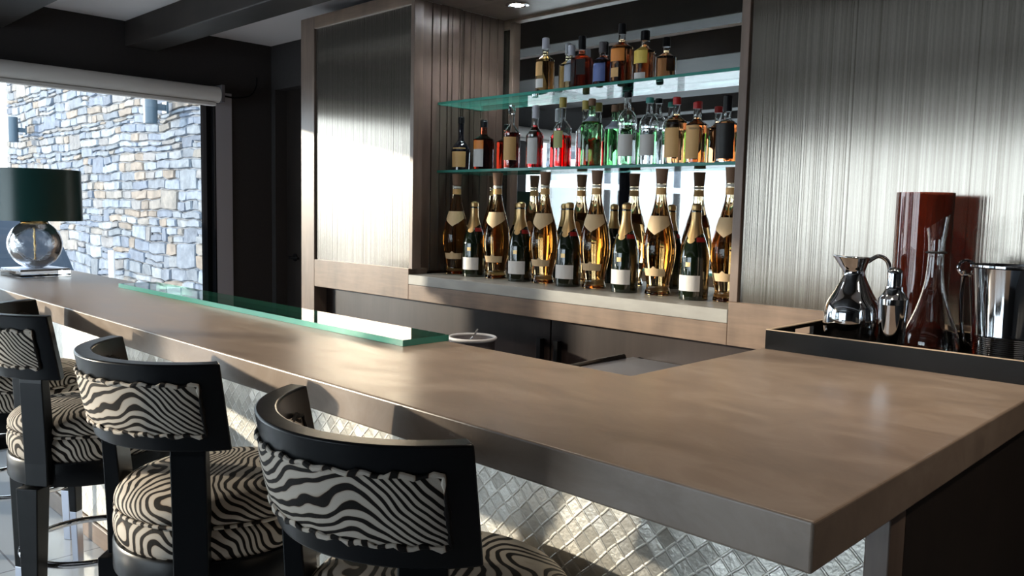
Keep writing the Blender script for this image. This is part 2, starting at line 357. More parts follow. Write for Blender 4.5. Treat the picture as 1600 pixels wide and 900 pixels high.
# front wall behind the viewer: glazed
w = B(); box(w, XW-.25, XR+.2, YF-.2, YF, 2.44, ZC); box(w, XW-.25, -5.3, YF-.2, YF, 0, 2.44); box(w, -1.3, XR+.2, YF-.2, YF, 0, 2.44)
struct('wall_front', w, 'dark_wall')
f = B(); X0, X1 = -5.3, -1.3
for k in range(4): xm = X0+(X1-X0)*k/3; box(f, max(xm-.04, X0), min(xm+.04, X1), YF-.12, YF-.05, 0, 2.44)
box(f, X0, X1, YF-.12, YF-.05, 0, .07); box(f, X0, X1, YF-.12, YF-.05, 2.37, 2.44)
wf = struct('window_3', f, 'black_metal'); obj('window_pane', bx(X0, X1, YF-.09, YF-.084, .07, 2.37), 'window_glass', wf)
struct('wall_right', bx(XR, XR+.2, YF-.2, YB+.2, 0, ZC), 'dark_wall')
for i, (y0, y1) in enumerate(((2.04, 2.235), (-.05, 1.372), (-1.05, -.85), (-2.5, -1.6), (-3.4, -3.2), (-4.3, -4.1))):
    tag(obj('ceiling_beam', bx(XW, XR, y0, y1, 2.43, ZC), 'beam_wood', bevel=.006),
        ['dark ceiling beam above the window and doorway, first from the back wall', 'broad dark timber soffit at the upper left corner of the photo',
         'dark ceiling beam next after the broad soffit, seen only in the mirror', 'second broad timber soffit of the ceiling, seen only in the mirror', 'narrow ceiling beam next after the second soffit',
         'narrow ceiling beam nearest the glazed front wall'][i], 'beam', 'dark beams across the ceiling', 'structure')

# roller blind
t = thing('roller_blind', 'pale grey roller blind rolled up above the window', 'blind', (XW+.09, 0, 2.19))
bm = B(); pr_ = [(math.cos(a)*.052, math.sin(a)*.052) for a in [2*PI*i/24 for i in range(24)]]
tube([(0, -1.5, 0), (0, 2.60, 0)], .052, 28, bm=bm); obj('roller', bm, 'blind', t, smooth=True)
obj('bottom_bar', bx(-.02, .03, -1.5, 2.575, -.075, -.052), 'blind', t, bevel=.006)
bk = B(); box(bk, -.05, .05, 2.60, 2.625, -.05, .065); box(bk, -.08, -.05, 2.58, 2.625, -.05, .065); obj('bracket', bk, 'grey_plastic', t, bevel=.004)
cd = tube(smooth_path([(0, 2.62, .0), (-.02, 2.74, 0), (-.03, 2.85, .03), (-.045, 2.9, .1), (-.055, 2.91, .16)]), .006, 8); obj('cable', cd, 'black_metal', t, smooth=True)

# ------------------------------------------------------------------ outside
def ledgestone(name, x0, x1, z0, z1, rows_h, seed, y=0, tint=(1, 1, 1)):
    rnd = random.Random(seed); bm = B(); col = bm.loops.layers.float_color.new('stone')
    pal = [(.30, .34, .42), (.36, .40, .47), (.25, .29, .37), (.42, .45, .50), (.33, .36, .40), (.44, .38, .33), (.47, .36, .28), (.38, .35, .34), (.30, .33, .38), (.5, .51, .53)]
    def wob(x, z): return .05*noise.noise(Vector((x*1.1, z*1.3, seed)))+.022*noise.noise(Vector((x*4, z*4, seed+3)))
    box(bm, x0, x1, y+.014, y+.3, z0, z1)
    for f in bm.faces:
        for l in f.loops: l[col] = (.15, .17, .2, 1)
    def stone(a, b_, lo, hi):
        g = .003; dp = rnd.uniform(.0, .022); c = rnd.choice(pal); k = rnd.uniform(.85, 1.2)
        k *= .38; cc = (c[0]*k*tint[0]*.9, c[1]*k*tint[1]*1.0, c[2]*k*tint[2]*1.10, 1)
        s1, s2 = rnd.uniform(-.018, .018), rnd.uniform(-.018, .018)
        nseg = max(2, int((b_-a)/.07)); bot = []; top = []
        for i in range(nseg+1):
            xx = a+g+(b_-a-2*g)*i/nseg; j = 0 if i in (0, nseg) else 1
            bot.append((xx, lo+wob(xx, lo)+g+j*rnd.uniform(-.004, .006)+(0.008 if not j else 0)))
            top.append((xx, hi+wob(xx, hi)-g-j*rnd.uniform(-.004, .006)-(0.008 if not j else 0)))
        ring = [(p[0]+ (s1 if i in (0,) else 0), p[1]) for i, p in enumerate(bot)]+[(p[0]-(s2 if i == len(top)-1 else 0), p[1]) for i, p in enumerate(top)][::-1]
        cx_ = sum(p[0] for p in ring)/len(ring); cz_ = sum(p[1] for p in ring)/len(ring)
        back = [bm.verts.new((p[0], y+.09, p[1])) for p in ring]
        mid = [bm.verts.new((p[0], y+.012-dp*.6, p[1])) for p in ring]
        w_, h_ = b_-a, hi-lo
        fr = [bm.verts.new((cx_+(p[0]-cx_)*(1-.012/w_*2), y-dp+rnd.uniform(-.006, .006), cz_+(p[1]-cz_)*(1-.008/h_*2))) for p in ring]
        nn = len(ring); fs = [bm.faces.new(fr)]
        for i in range(nn):
            j = (i+1) % nn; fs.append(bm.faces.new((back[i], back[j], mid[j], mid[i]))); fs.append(bm.faces.new((mid[i], mid[j], fr[j], fr[i])))
        for f in fs:
            for l in f.loops: l[col] = cc
    z = z0; occ = []
    while z < z1-.05:
        hgt = rnd.choice(rows_h); hgt = min(hgt, z1-z); x = x0
        new = []
        while x < x1-.02:
            w_ = rnd.uniform(.12, .5)*(.6+hgt*3.5); w_ = min(w_, x1-x)
            blocked = [o for o in occ if o[0] < x+.02 and o[1] > x+.02]
            if blocked: x = blocked[0][1]; continue
            nxt = [o[0] for o in occ if o[0] > x]
            if nxt and x+w_ > min(nxt)-.06: w_ = min(nxt)-x
            if rnd.random() < .13 and w_ < .5 and z+hgt*2 < z1:
                new.append((x, x+w_)); stone(x, x+w_, z, z+hgt*1.95)
            elif hgt > .11 and rnd.random() < .35:
                s = rnd.uniform(.4, .6); stone(x, x+w_, z, z+hgt*s); stone(x, x+w_, z+hgt*s, z+hgt)
            else: stone(x, x+w_, z, z+hgt)
            x += w_
        # double-height stones use equal rows
        if new: 
            z += hgt; x = x0; segs = sorted(new); cur = x0
            for a_, b_ in segs+[(x1, x1)]:
                xx = cur
                while xx < a_-.02:
                    w_ = min(rnd.uniform(.16, .45), a_-xx)
                    if a_-xx-w_ < .08: w_ = a_-xx
                    stone(xx, xx+w_, z, z+hgt*.95); xx += w_
                cur = b_
            z += hgt*.95
        else: z += hgt
        occ = []
    return bm
GZ = -.05
sw = ledgestone('wall', -14.1, -5.7, GZ, 5.2, (.05, .065, .08, .10, .12, .14), 5, 3.6)
tag(obj('stone_wall', sw, 'stone'), 'blue-grey and tan ledgestone wall standing outside beyond the window', 'wall', kind='structure')
tag(obj('terrace', bx(-40, XW-.25, -40, 30, -.2, GZ), 'paving'), 'pale paved terrace outside the window', 'terrace', kind='structure')
def sconce(x, z, lab):
    t = thing('outdoor_sconce', lab, 'wall light', (x, 3.545, z), 0, 'outdoor sconces on the stone wall')
    obj('body', lathe([(.04, -.165), (.062, -.17), (.066, -.165), (.066, .165), (.062, .17), (.04, .165), (.04, .12), (0, .12)], 28, 0, -.16), 'sconce', t, smooth=True)
    b_ = B(); box(b_, -.02, .02, -.1, -.0, -.03, .03); obj('arm', b_, 'sconce', t)
    obj('back_plate', bx(-.055, .055, -.022, 0, -.06, .06), 'sconce', t, bevel=.004)
sconce(-13.0, 2.44, 'blue-grey cylinder sconce on the stone wall near its bright outer end'); sconce(-8.35, 2.42, 'dark cylinder sconce on the stone wall just below the roller blind')
bm = tube(smooth_path([(-9.64, 3.46, -.05), (-9.66, 3.46, .4), (-9.68, 3.46, .93)]), .034, 14); tag(obj('drain_pipe', bm, 'pvc', smooth=True), 'short white upright pipe in front of the stone wall', 'pipe')
# rounded outdoor chair
t = thing('outdoor_chair', 'dark blue-grey rounded outdoor chair behind the glass lamp, outside the window', 'chair', (-6.7, 1.47, GZ))
bm = B(); nu, nv = 36, 14; grid = []
prof_ = []
for i in range(nu+1):
    a = -PI/2+PI*i/nu; yy = math.sin(a); s = 1-abs(yy)**2.6
    prof_.append((.82*yy, .42+1.32*max(s, 0)**.62))
def shell(off):
    rows = []
    for (yy, zt) in prof_:
        col_ = []
        for j in range(nv+1):
            f_ = j/nv; z_ = .25+(zt-off-.25)*f_; xx = -.12-.42*(1-(yy/.9)**2)*(0.55+.45*f_)+off*.6
            col_.append(bm.verts.new((xx if True else 0, yy*(1-off*.6), z_)))
        rows.append(col_)
    return rows
A, D = shell(0), shell(.07)
for G in (A, D):
    for i in range(nu):
        for j in range(nv): bm.faces.new((G[i][j], G[i+1][j], G[i+1][j+1], G[i][j+1]))
for i in range(nu): bm.faces.new((A[i][nv], A[i+1][nv], D[i+1][nv], D[i][nv])); bm.faces.new((A[i][0], D[i][0], D[i+1][0], A[i+1][0]))
for e_ in (0, nu):
    for j in range(nv): bm.faces.new((A[e_][j], A[e_][j+1], D[e_][j+1], D[e_][j]))
obj('backrest', bm, 'outdoor_grey', t, smooth=True)
bm = B(); box(bm, -.45, .35, -.72, .72, .24, .47); obj('seat_cushion', bm, 'outdoor_grey', t, bevel=.06, segs=4, smooth=True)
for sx in (-.35, .28):
    for sy in (-.6, .6): obj('leg', tube([(sx, sy, .26), (sx*1.05, sy*1.05, 0)], [.025, .016], 10), 'black_metal', t, smooth=True)
# building wing across the terrace, seen only in mirror and panels
wing = ledgestone('wing', -8.1, 1.0, 2.15, 3.6, (.13, .15, .17), 11, 0, (2.4, 2.3, 2.1))
wt = thing('building_wing', 'pale stone building wing across the terrace with glazed doors', 'building', (-12, -7.4, 0), -PI/2)
bmesh.ops.translate(wing, verts=wing.verts, vec=(8.1, 0, 0))
obj('stone_facade', wing, 'stone', wt)
obj('fascia', bx(0, 9.1, -.15, .3, 1.98, 2.15), 'white_paint', wt, bevel=.01)
M['bluish_pane'] = plain('blue_tinted_pane', (.28, .42, .5), .08, Coat_Weight=.5)
for k in range(5):
    x_ = .1+k*1.8; f = B(); box(f, x_, x_+.09, .02, .14, GZ, 1.98); box(f, x_+1.62, x_+1.7, .02, .14, GZ, 1.98); box(f, x_+.09, x_+1.62, .02, .14, 1.9, 1.98); box(f, x_+.09, x_+1.62, .02, .14, GZ, .1)
    g = obj('door_frame', f, 'white_paint', wt); obj('pane', bx(x_+.09, x_+1.62, .07, .09, .1, 1.9), 'bluish_pane', g)
obj('end_wall', bx(0, 9.1, .15, .4, GZ, 2.0), 'dark_wall', wt)

# ------------------------------------------------------------------ back bar unit
FY = 2.562
u = thing('back_bar_unit', 'tall wooden back bar unit with ribbed metallic panels around an open mirrored niche', 'back bar', (0, 0, 0))
Z0, Z1, ZP0, ZP1 = 1.0125, 2.515, 1.166, 2.448
XR1 = 1.55
f = B()
box(f, -4.218, -4.08, FY, YB-.01, 0, Z1)                       # left gable and stile
obj('side_gable', f, 'frame_wood', u, bevel=.003)
f = B(); box(f, -4.08, -3.2225, FY, FY+.12, Z0, ZP0); box(f, -3.2225, -1.449, FY, FY+.12, Z0, 1.0885); box(f, -1.449, XR1, FY, FY+.12, Z0, ZP0)
obj('lower_rail', f, 'frame_wood_h', u, bevel=.003)
f = B(); box(f, -4.08, -3.222, FY, FY+.056, ZP1, Z1); box(f, -1.416, XR1, FY, FY+.056, ZP1, Z1); box(f, -3.222, -1.416, FY, FY+.056, 2.48, Z1+.05)
obj('top_rail', f, 'frame_wood_h', u, bevel=.003)
for x0, x1 in ((-3.222, -3.195), (-1.448, -1.416)): obj('stile', bx(x0, x1, FY, FY+.056, ZP0, 2.479 if x0 < -3 else ZP1), 'frame_wood', u, bevel=.002)
obj('metal_panel', bx(-4.08, -3.222, FY+.012, FY+.03, ZP0, ZP1), 'ribbed', u, label='ribbed metallic panel between window side and niche')
obj('metal_panel', bx(-1.416, XR1, FY+.012, FY+.03, ZP0, ZP1), 'ribbed', u, label='wide ribbed metallic panel behind the tray')
# niche lining
NX0, NX1, NT = -3.262, -1.40, 2.495
f = B(); rnd = random.Random(3); y = FY+.057; ws = [.05, .062, .055, .05, .03, .05, .05]
k = 0
while y < MZ-.002:
    w_ = ws[k % 7]; k += 1; y2 = min(y+w_, MZ); box(f, NX0-.02-rnd.uniform(0, .004), NX0-rnd.uniform(0, .002), y+.0022, y2-.0022, ZP0-.02, NT); y = y2
box(f, NX0-.045, NX0-.018, FY+.057, MZ+.02, ZP0-.03, NT)
obj('niche_side_planks', f, 'niche_wood', u, bevel=.0025, label='left niche wall of upright planks')
obj('niche_side_planks', bx(NX1, NX1+.03, FY+.057, MZ+.02, ZP0-.03, NT), 'niche_wood', u)
obj('niche_ceiling', bx(NX0, NX1, FY+.06, MZ+.02, NT, NT+.03), 'niche_wood', u)
obj('mirror', bx(NX0, NX1, MZ, MZ+.012, 1.12, NT), 'mirror', u)
led = obj('downlight', lathe([(.055, 0), (.06, -.004), (.045, -.008), (.036, -.004), (.036, .0)], 32, -2.965, 2.83, capb=False, capt=False), 'chrome', u, smooth=True, loc=(0, 0, NT))
obj('lamp', lathe([(.034, -.003), (0, -.003)], 24, -2.965, 2.83, capb=True), 'led', led)
obj('base_back', bx(-4.08, XR1, FY+.12, YB-.01, .0, Z0+.02), 'cab_wood', u)
# stone ledge
tag(obj('stone_ledge', bx(-3.222, -1.4495, FY-.0015, MZ-.002, 1.089, 1.138), 'ledge', bevel=.003), 'pale grey stone ledge under the champagne bottles', 'ledge')
# base cabinets (faces at y 2.64)
def cabinet(x0, x1, label, hinges):
    t = thing('base_cabinet', label, 'cabinet', ((x0+x1)/2, 2.64, 0), 0, 'base cabinets under the back bar'); w_ = (x1-x0)/2
    # slim carcass in front of base_back plane
    obj('body', bx(-w_, w_, .018, .041, .08, 1.01), 'cab_wood', t); obj('toe_kick', bx(-w_, w_, .035, .041, 0, .08), 'black_metal', t)
    n_ = len(hinges); dw = 2*w_/n_
    for i, s in enumerate(hinges):
        a = -w_+i*dw; dr = obj('door', bx(a+.002, a+dw-.002, 0, .018, .085, 1.0), 'cab_wood', t, bevel=.0015)
        hx = a+dw-.045 if s > 0 else a+.05
        hb = B(); box(hb, hx-.012, hx+.012, -.028, 0, .74, .915)
        obj('door_handle', hb, 'black_metal', dr, bevel=.002)
    return t
# shift unit base_back behind doors
cabinet(-4.078, -2.339, 'long dark wood base cabinet, handle beside the seam, left of the door gap', [1])
cabinet(-2.335, -1.0, 'dark wood base cabinet right of the door gap, behind the grey appliance', [-1])
# glass shelves
def slab(name, x0, x1, y0, y1, z0, z1, label, cat, group=None):
    bm = B(); box(bm, x0, x1, y0, y1, z0, z1)
    bm.normal_update()
    for f in bm.faces: f.material_index = 0 if abs(f.normal.z) > .5 else 1
    me = bpy.data.meshes.new(name); bmesh.ops.recalc_face_normals(bm, faces=bm.faces); bm.normal_update()
    for f in bm.faces: f.material_index = 0 if abs(f.normal.z) > .5 else 1
    bm.to_mesh(me); bm.free(); me.materials.append(M['slab_face']); me.materials.append(M['slab_edge'])
    o = bpy.data.objects.new(name, me); C.objects.link(o); return tag(o, label, cat, group)
S1, S2 = 1.663, 2.006
slab('glass_shelf', NX0+.001, NX1-.001, 2.771, MZ-.002, S1-.012, S1, 'green-edged glass shelf across the niche, the lower one', 'shelf', 'glass shelves in the niche')
slab('glass_shelf', NX0+.001, NX1-.001, 2.771, MZ-.002, S2-.012, S2, 'green-edged glass shelf across the niche, the upper one', 'shelf', 'glass shelves in the niche')

# ------------------------------------------------------------------ bar counter
CT, CB = 1.10, 1.034
bm = B(); pts = [(-4.83, .935), (-.402, .935), (-.402, FY-.001), (-1.078, FY-.001), (-1.078, 1.49), (-4.83, 1.49)]
lo = [bm.verts.new((x, y, CB)) for x, y in pts]; hi = [bm.verts.new((x, y, CT)) for x, y in pts]
bm.faces.new(lo[::-1]); bm.faces.new(hi)
for i in range(6): j = (i+1) % 6; bm.faces.new((lo[i], lo[j], hi[j], hi[i]))
tag(obj('bar_countertop', bm, 'counter', bevel=.004, segs=3), 'long L-shaped taupe stone bar countertop with thick edge', 'countertop')
t = thing('bar_counter', 'bar counter faced with embossed silver metal tiles under the stone countertop', 'bar', (0, 0, 0))
obj('body', bx(-4.72, -.445, 1.245, 1.46, .02, CB), 'end_wood', t)
obj('return_body', bx(-1.04, -.425, 1.46, FY-.002, .0, CB), 'end_wood', t)
obj('tile_panel', bx(-4.73, -.448, 1.225, 1.2445, .09, CB), 'tiles', t, label='silver embossed diamond tile facing')
obj('tile_panel', bx(-4.74, -4.7205, 1.245, 1.45, .09, CB), 'tiles', t)
obj('skirting', bx(-4.735, -.448, 1.212, 1.2445, 0, .085), 'frame_wood_h', t, bevel=.003)
obj('corner_post', bx(-.4475, -.412, 1.222, 1.285, 0, CB), 'frame_wood', t, bevel=.002)
obj('end_panel', bx(-.4245, -.412, 1.2855, FY-.002, 0, CB), 'end_wood', t)
slab('glass_slab', -3.66, -1.70, 1.335, 1.495, CT+.0005, CT+.0175, 'long thick green-edged glass slab lying on the counter', 'glass slab')

# ------------------------------------------------------------------ lamp
LX, LY = -4.46, 1.24
t = thing('table_lamp', 'table lamp with crackled glass globe and dark green drum shade on the counter', 'lamp', (LX, LY, CT), .12)
obj('lamp_base', bx(-.115, .115, -.115, .115, 0, .032), 'crystal', t, bevel=.003, label='square clear crystal base')
obj('base_plate', bx(-.112, .112, -.112, .112, .0325, .038), 'brushed', t)
g = B(); r = .120; prof = []
for i in range(25):
    a = -PI/2+PI*i/24; prof.append((max(.035, r*math.cos(a)) if i in (0, 24) else r*math.cos(a) if r*math.cos(a) > .03 else .03, .153+r*.98*math.sin(a)))
inner = [(max(p[0]-.0018, .028), .153+(p[1]-.153)*.985) for p in prof][::-1]
ring = prof+inner
lathe(ring+[ring[0]], 48, bm=g, capb=False, capt=False); obj('glass_globe', g, 'crackle', t, smooth=True, label='crackled clear glass globe')
obj('neck', lathe([(.062, .259), (.058, .263), (.040, .272), (.022, .288), (.013, .300), (.010, .35), (.012, .37)], 28), 'brass', t, smooth=True, label='gold metal neck')
obj('stem', lathe([(.004, .038), (.004, .29)], 10), 'brass', t, smooth=True)
sh = [(.212, .232+.03), (.208, .505)]
g = lathe([(.212, .268), (.208, .512), (.205, .512), (.209, .268), (.212, .268)], 72, capb=False, capt=False); obj('lamp_shade', g, 'shade', t, smooth=True, label='dark green satin drum shade')
g = lathe([(.0, .362), (.03, .362), (.035, .385), (.025, .43), (0, .44)], 20); obj('bulb', g, 'white_plastic', t, smooth=True)
g = B()
for a in (0, 2*PI/3, 4*PI/3): tube([(0, 0, .365), (.2085*math.cos(a), .2085*math.sin(a), .365)], .002, 6, bm=g)
obj('shade_ring', g, 'brass', t)

# ------------------------------------------------------------------ stools
def rake(z): return .032*max(0, (1.126-z))/.221
def arcshell(bm, r0b, r0t, r1b, r1t, z0, z1, a0, a1, nseg=48, nz=4, bulge=0.0, side=1):
    # solid curved panel; radii outer (r0) and inner (r1) at bottom/top; angle measured from -Y
    def P(a, rb, rt, f, b_=0):
        r = rb+(rt-rb)*f+b_; zz = z0+(z1-z0)*f; return (r*math.sin(a), -r*math.cos(a)+rake(zz), zz)
    O, I = [], []
    for i in range(nseg+1):
        a = a0+(a1-a0)*i/nseg; ei = min(i, nseg-i)/nseg*10
        o_, n_ = [], []
        for j in range(nz+1):
            f = j/nz; ej = min(j, nz-j)/nz*4; k = min(1, ei)**.5*min(1, ej)**.5*bulge
            o_.append(bm.verts.new(P(a, r0b, r0t, f, k if side > 0 else 0))); n_.append(bm.verts.new(P(a, r1b, r1t, f, -k if side < 0 else 0)))
        O.append(o_); I.append(n_)
    for i in range(nseg):
        for j in range(nz):
            bm.faces.new((O[i][j], O[i+1][j], O[i+1][j+1], O[i][j+1])); bm.faces.new((I[i][j], I[i][j+1], I[i+1][j+1], I[i+1][j]))
        bm.faces.new((O[i][0], I[i][0], I[i+1][0], O[i+1][0])); bm.faces.new((O[i][nz], O[i+1][nz], I[i+1][nz], I[i][nz]))
    for e in (0, nseg):
        for j in range(nz): bm.faces.new((O[e][j], O[e][j+1], I[e][j+1], I[e][j]))
    return bm
def make_stool(loc, rz, label):
    t = thing('bar_stool', label, 'bar stool', loc, rz, 'zebra bar stools along the counter')
    zb, zt = .930, 1.126; rb, rt = .280, .292; th = .038; A = math.radians(66)
    obj('back_frame', arcshell(B(), rb, rt, rb-th, rt-th, zb, zt, -A, A), 'black_lacquer', t, smooth=True, bevel=.004, label='curved glossy black backrest frame')
    def rr(z): return rb+(rt-rb)*(z-zb)/(zt-zb)
    z0, z1 = zb+.038, zt-.045; A2 = A-.17
    for side, nm_ in ((1, 'outer'), (-1, 'inner')):
        if side > 0: p = arcshell(B(), rr(z0)+.0005, rr(z1)+.0005, rr(z0)-.008, rr(z1)-.008, z0, z1, -A2, A2, 48, 10, .007, 1)
        else: p = arcshell(B(), rr(z0)-th+.008, rr(z1)-th+.008, rr(z0)-th-.0005, rr(z1)-th-.0005, z0, z1, -A2, A2, 48, 10, .014, -1)
        pd = obj('back_pad', p, 'zebra_back', t, smooth=True, label='zebra print hide pad on the '+nm_+' side of the back')
        off = .004 if side > 0 else -th-.006
        path = []
        for i in range(41): a = -A2+2*A2*i/40; r = rr(z0)+off; path.append((r*math.sin(a), -r*math.cos(a)+rake(z0), z0+.003*math.sin(i*1.9)))
        for j in range(1, 10): z = z0+(z1-z0)*j/10; r = rr(z)+off; a = A2; path.append((r*math.sin(a), -r*math.cos(a)+rake(z), z))
        for i in range(41): a = A2-2*A2*i/40; r = rr(z1)+off; path.append((r*math.sin(a), -r*math.cos(a)+rake(z1), z1+.003*math.sin(i*1.7)))
        for j in range(1, 10): z = z1-(z1-z0)*j/10; r = rr(z)+off; a = -A2; path.append((r*math.sin(a), -r*math.cos(a)+rake(z), z))
        rad = [.0042+.0012*math.sin(i*1.3)+.001*math.sin(i*3.1) for i in range(len(path))]
        obj('gathered_edge', tube(path, rad, 8, True), 'zebra_welt', pd, smooth=True)
    # rear posts continuing into rear legs
    for s in (-1, 1):
        a = s*math.radians(47); r = rr(zb)-th/2; cx, cy = r*math.sin(a), -r*math.cos(a)+rake(zb)
        bm = B(); prof = [(.95, .038, .012, .003), (zb-.01, .038, .017, 0), (.80, .038, .019, -.008), (.67, .038, .022, -.016), (.60, .038, .024, -.018)]
        rings = []
        for z, hw, hd, o in prof:
            ux, uy = math.cos(a), math.sin(a); vx, vy = math.sin(a), -math.cos(a)
            rings.append([bm.verts.new((cx+ux*p*hw+vx*(q*hd+o), cy+uy*p*hw+vy*(q*hd+o), z)) for p, q in ((-1, -1), (1, -1), (1, 1), (-1, 1))])
        for Aa, Bb in zip(rings, rings[1:]):
            for i in range(4): bm.faces.new((Aa[i], Aa[(i+1) % 4], Bb[(i+1) % 4], Bb[i]))
        bm.faces.new(rings[0]); bm.faces.new(rings[-1][::-1])
        # cut the top to sit under the shell
        obj('back_post', bm, 'black_lacquer', t, bevel=.003)
    RS = .244; SY = .034
    o1 = obj('seat_ring', lathe([(.18, 0.5930), (RS+.004, 0.5930), (RS+.008, 0.6000), (RS+.008, 0.6620), (RS+.004, 0.6680), (.18, 0.6680)], 64, 0, SY), 'black_lacquer', t, smooth=True, label='round black wooden seat rim')
    low = curve_prof([(.0, 0.6660), (RS-.03, 0.6660), (RS-.004, 0.6700), (RS+.006, 0.6930), (RS+.006, 0.7230), (RS-.004, 0.7400), (RS-.02, 0.7440), (0, 0.7440)], 4)
    obj('seat_side_band', lathe(low, 64, 0, SY, capb=False, capt=False), 'zebra_side', t, smooth=True, label='zebra print side of the seat cushion')
    up = curve_prof([(0, 0.7420), (RS-.03, 0.7420), (RS-.006, 0.7470), (RS+.004, 0.7600), (RS-.004, 0.7800), (RS-.035, 0.8000), (RS-.10, 0.8110), (.06, 0.8160), (0, 0.8160)], 4)
    st = obj('seat_cushion', lathe(up, 64, 0, SY, capb=False, capt=False), 'zebra_seat', t, smooth=True, label='domed zebra print seat top')
    obj('welt', tube([((RS+.001)*math.cos(2*PI*i/60), SY+(RS+.001)*math.sin(2*PI*i/60), 0.7445) for i in range(60)], .0045, 8, True), 'zebra_welt', st, smooth=True)
    for s in (-1, 1):
        for q in (-1, 1):
            if q < 0: a = s*math.radians(47); lx, ly = .235*math.sin(a), -.235*math.cos(a); hw = .036
            else: a = math.radians(180)-s*math.radians(45); lx, ly = .2*math.sin(a), SY*1.5-.2*math.cos(a); hw = .027
            ca, sa = math.cos(a), math.sin(a)
            def sect(z, k, sp): 
                px, py = lx*(1+sp), ly*(1+sp)
                return [(px+ca*p*hw*k-sa*v*hw*k*.8, py+sa*p*hw*k+ca*v*hw*k*.8, z) for p, v in ((-1, -1), (1, -1), (1, 1), (-1, 1))]
            def loft(secs):
                bm = B(); rs = [[bm.verts.new(p) for p in sc_] for sc_ in secs]
                for Aa, Bb in zip(rs, rs[1:]):
                    for i in range(4): bm.faces.new((Aa[i], Aa[(i+1) % 4], Bb[(i+1) % 4], Bb[i]))
                bm.faces.new(rs[0]); bm.faces.new(rs[-1][::-1]); return bm
            lg = obj('leg', loft([sect(0.5960, 1.0, 0), sect(.22, .70, .03)]), 'black_lacquer', t, bevel=.003)
            obj('leg_tip', loft([sect(.2205, 0.6930, .03), sect(0.0, .6, .05)]), 'brushed', lg, bevel=.002, label='pale metal leg sleeve')
    obj('footrest_ring', tube([(.205*math.cos(2*PI*i/64), .02+.205*math.sin(2*PI*i/64), .33) for i in range(64)], .011, 12, True), 'chrome', t, smooth=True, label='round chrome footrest')
    return t
s0 = make_stool((-1.105, .922, 0), math.radians(-2), 'zebra print bar stool nearest the counter corner, largest in the photo')
copy_thing(s0, (-1.912, .905, 0), math.radians(3), 'zebra print bar stool next after the corner one, its whole back in view')
copy_thing(s0, (-2.875, .925, 0), math.radians(-11), 'zebra print bar stool, third from the counter corner, back cut by photo edge')
copy_thing(s0, (-3.68, .925, 0), math.radians(-11), 'farthest zebra print bar stool, mostly hidden behind the third one')

# ------------------------------------------------------------------ bottles
EYE = Vector((0, 0))
def facing(x, y, extra=0): return math.atan2(-y, -x)+extra      # towards the guests' side
def wrap(prof, z0, z1, r_off, half, ang, top_fn=None, bot_fn=None, nseg=24, nz=4, th=.0006):
    """a label hugging a lathe profile"""
    def R(z):
        for (r0, za), (r1, zb) in zip(prof, prof[1:]):
            if za <= z <= zb and zb > za: return r0+(r1-r0)*(z-za)/(zb-za)
        return prof[-1][0]
    bm = B(); rows = []; rows2 = []
    for i in range(nseg+1):
        u = -1+2*i/nseg; a = ang+u*half; zt = z1+(top_fn(u) if top_fn else 0); zb_ = z0+(bot_fn(u) if bot_fn else 0)
        c_, d_ = [], []
        for j in range(nz+1):
            z = zb_+(zt-zb_)*j/nz; r = R(z)+r_off; c_.append(bm.verts.new((r*math.cos(a), r*math.sin(a), z))); r += th; d_.append(bm.verts.new((r*math.cos(a), r*math.sin(a), z)))
        rows.append(c_); rows2.append(d_)
    for G in (rows, rows2):
        for i in range(nseg):
            for j in range(nz): bm.faces.new((G[i][j], G[i+1][j], G[i+1][j+1], G[i][j+1]))
    for i in range(nseg):
        for j in (0, nz): bm.faces.new((rows[i][j], rows[i+1][j], rows2[i+1][j], rows2[i][j]))
    for e in (0, nseg):
        for j in range(nz): bm.faces.new((rows[e][j], rows[e][j+1], rows2[e][j+1], rows2[e][j]))
    return bm
def wrap_text(s, size, r, z, ang, mat, parent, name='lettering', spacing=1.0):
    cu = bpy.data.curves.new('t', 'FONT'); cu.body = s; cu.size = size; cu.extrude = .0002; cu.align_x = 'CENTER'; cu.align_y = 'CENTER'; cu.resolution_u = 2; cu.space_character = spacing
    to = bpy.data.objects.new('t', cu); me = bpy.data.meshes.new_from_object(to); bpy.data.objects.remove(to); bpy.data.curves.remove(cu)
    for v in me.vertices:
        x, y, d = v.co; a = ang+x/r; rr_ = r+.0004+d; v.co = (rr_*math.cos(a), rr_*math.sin(a), z+y)
    me.name = name; me.materials.clear(); me.materials.append(M[mat])
    o = bpy.data.objects.new(name, me); C.objects.link(o); o.parent = parent; return o

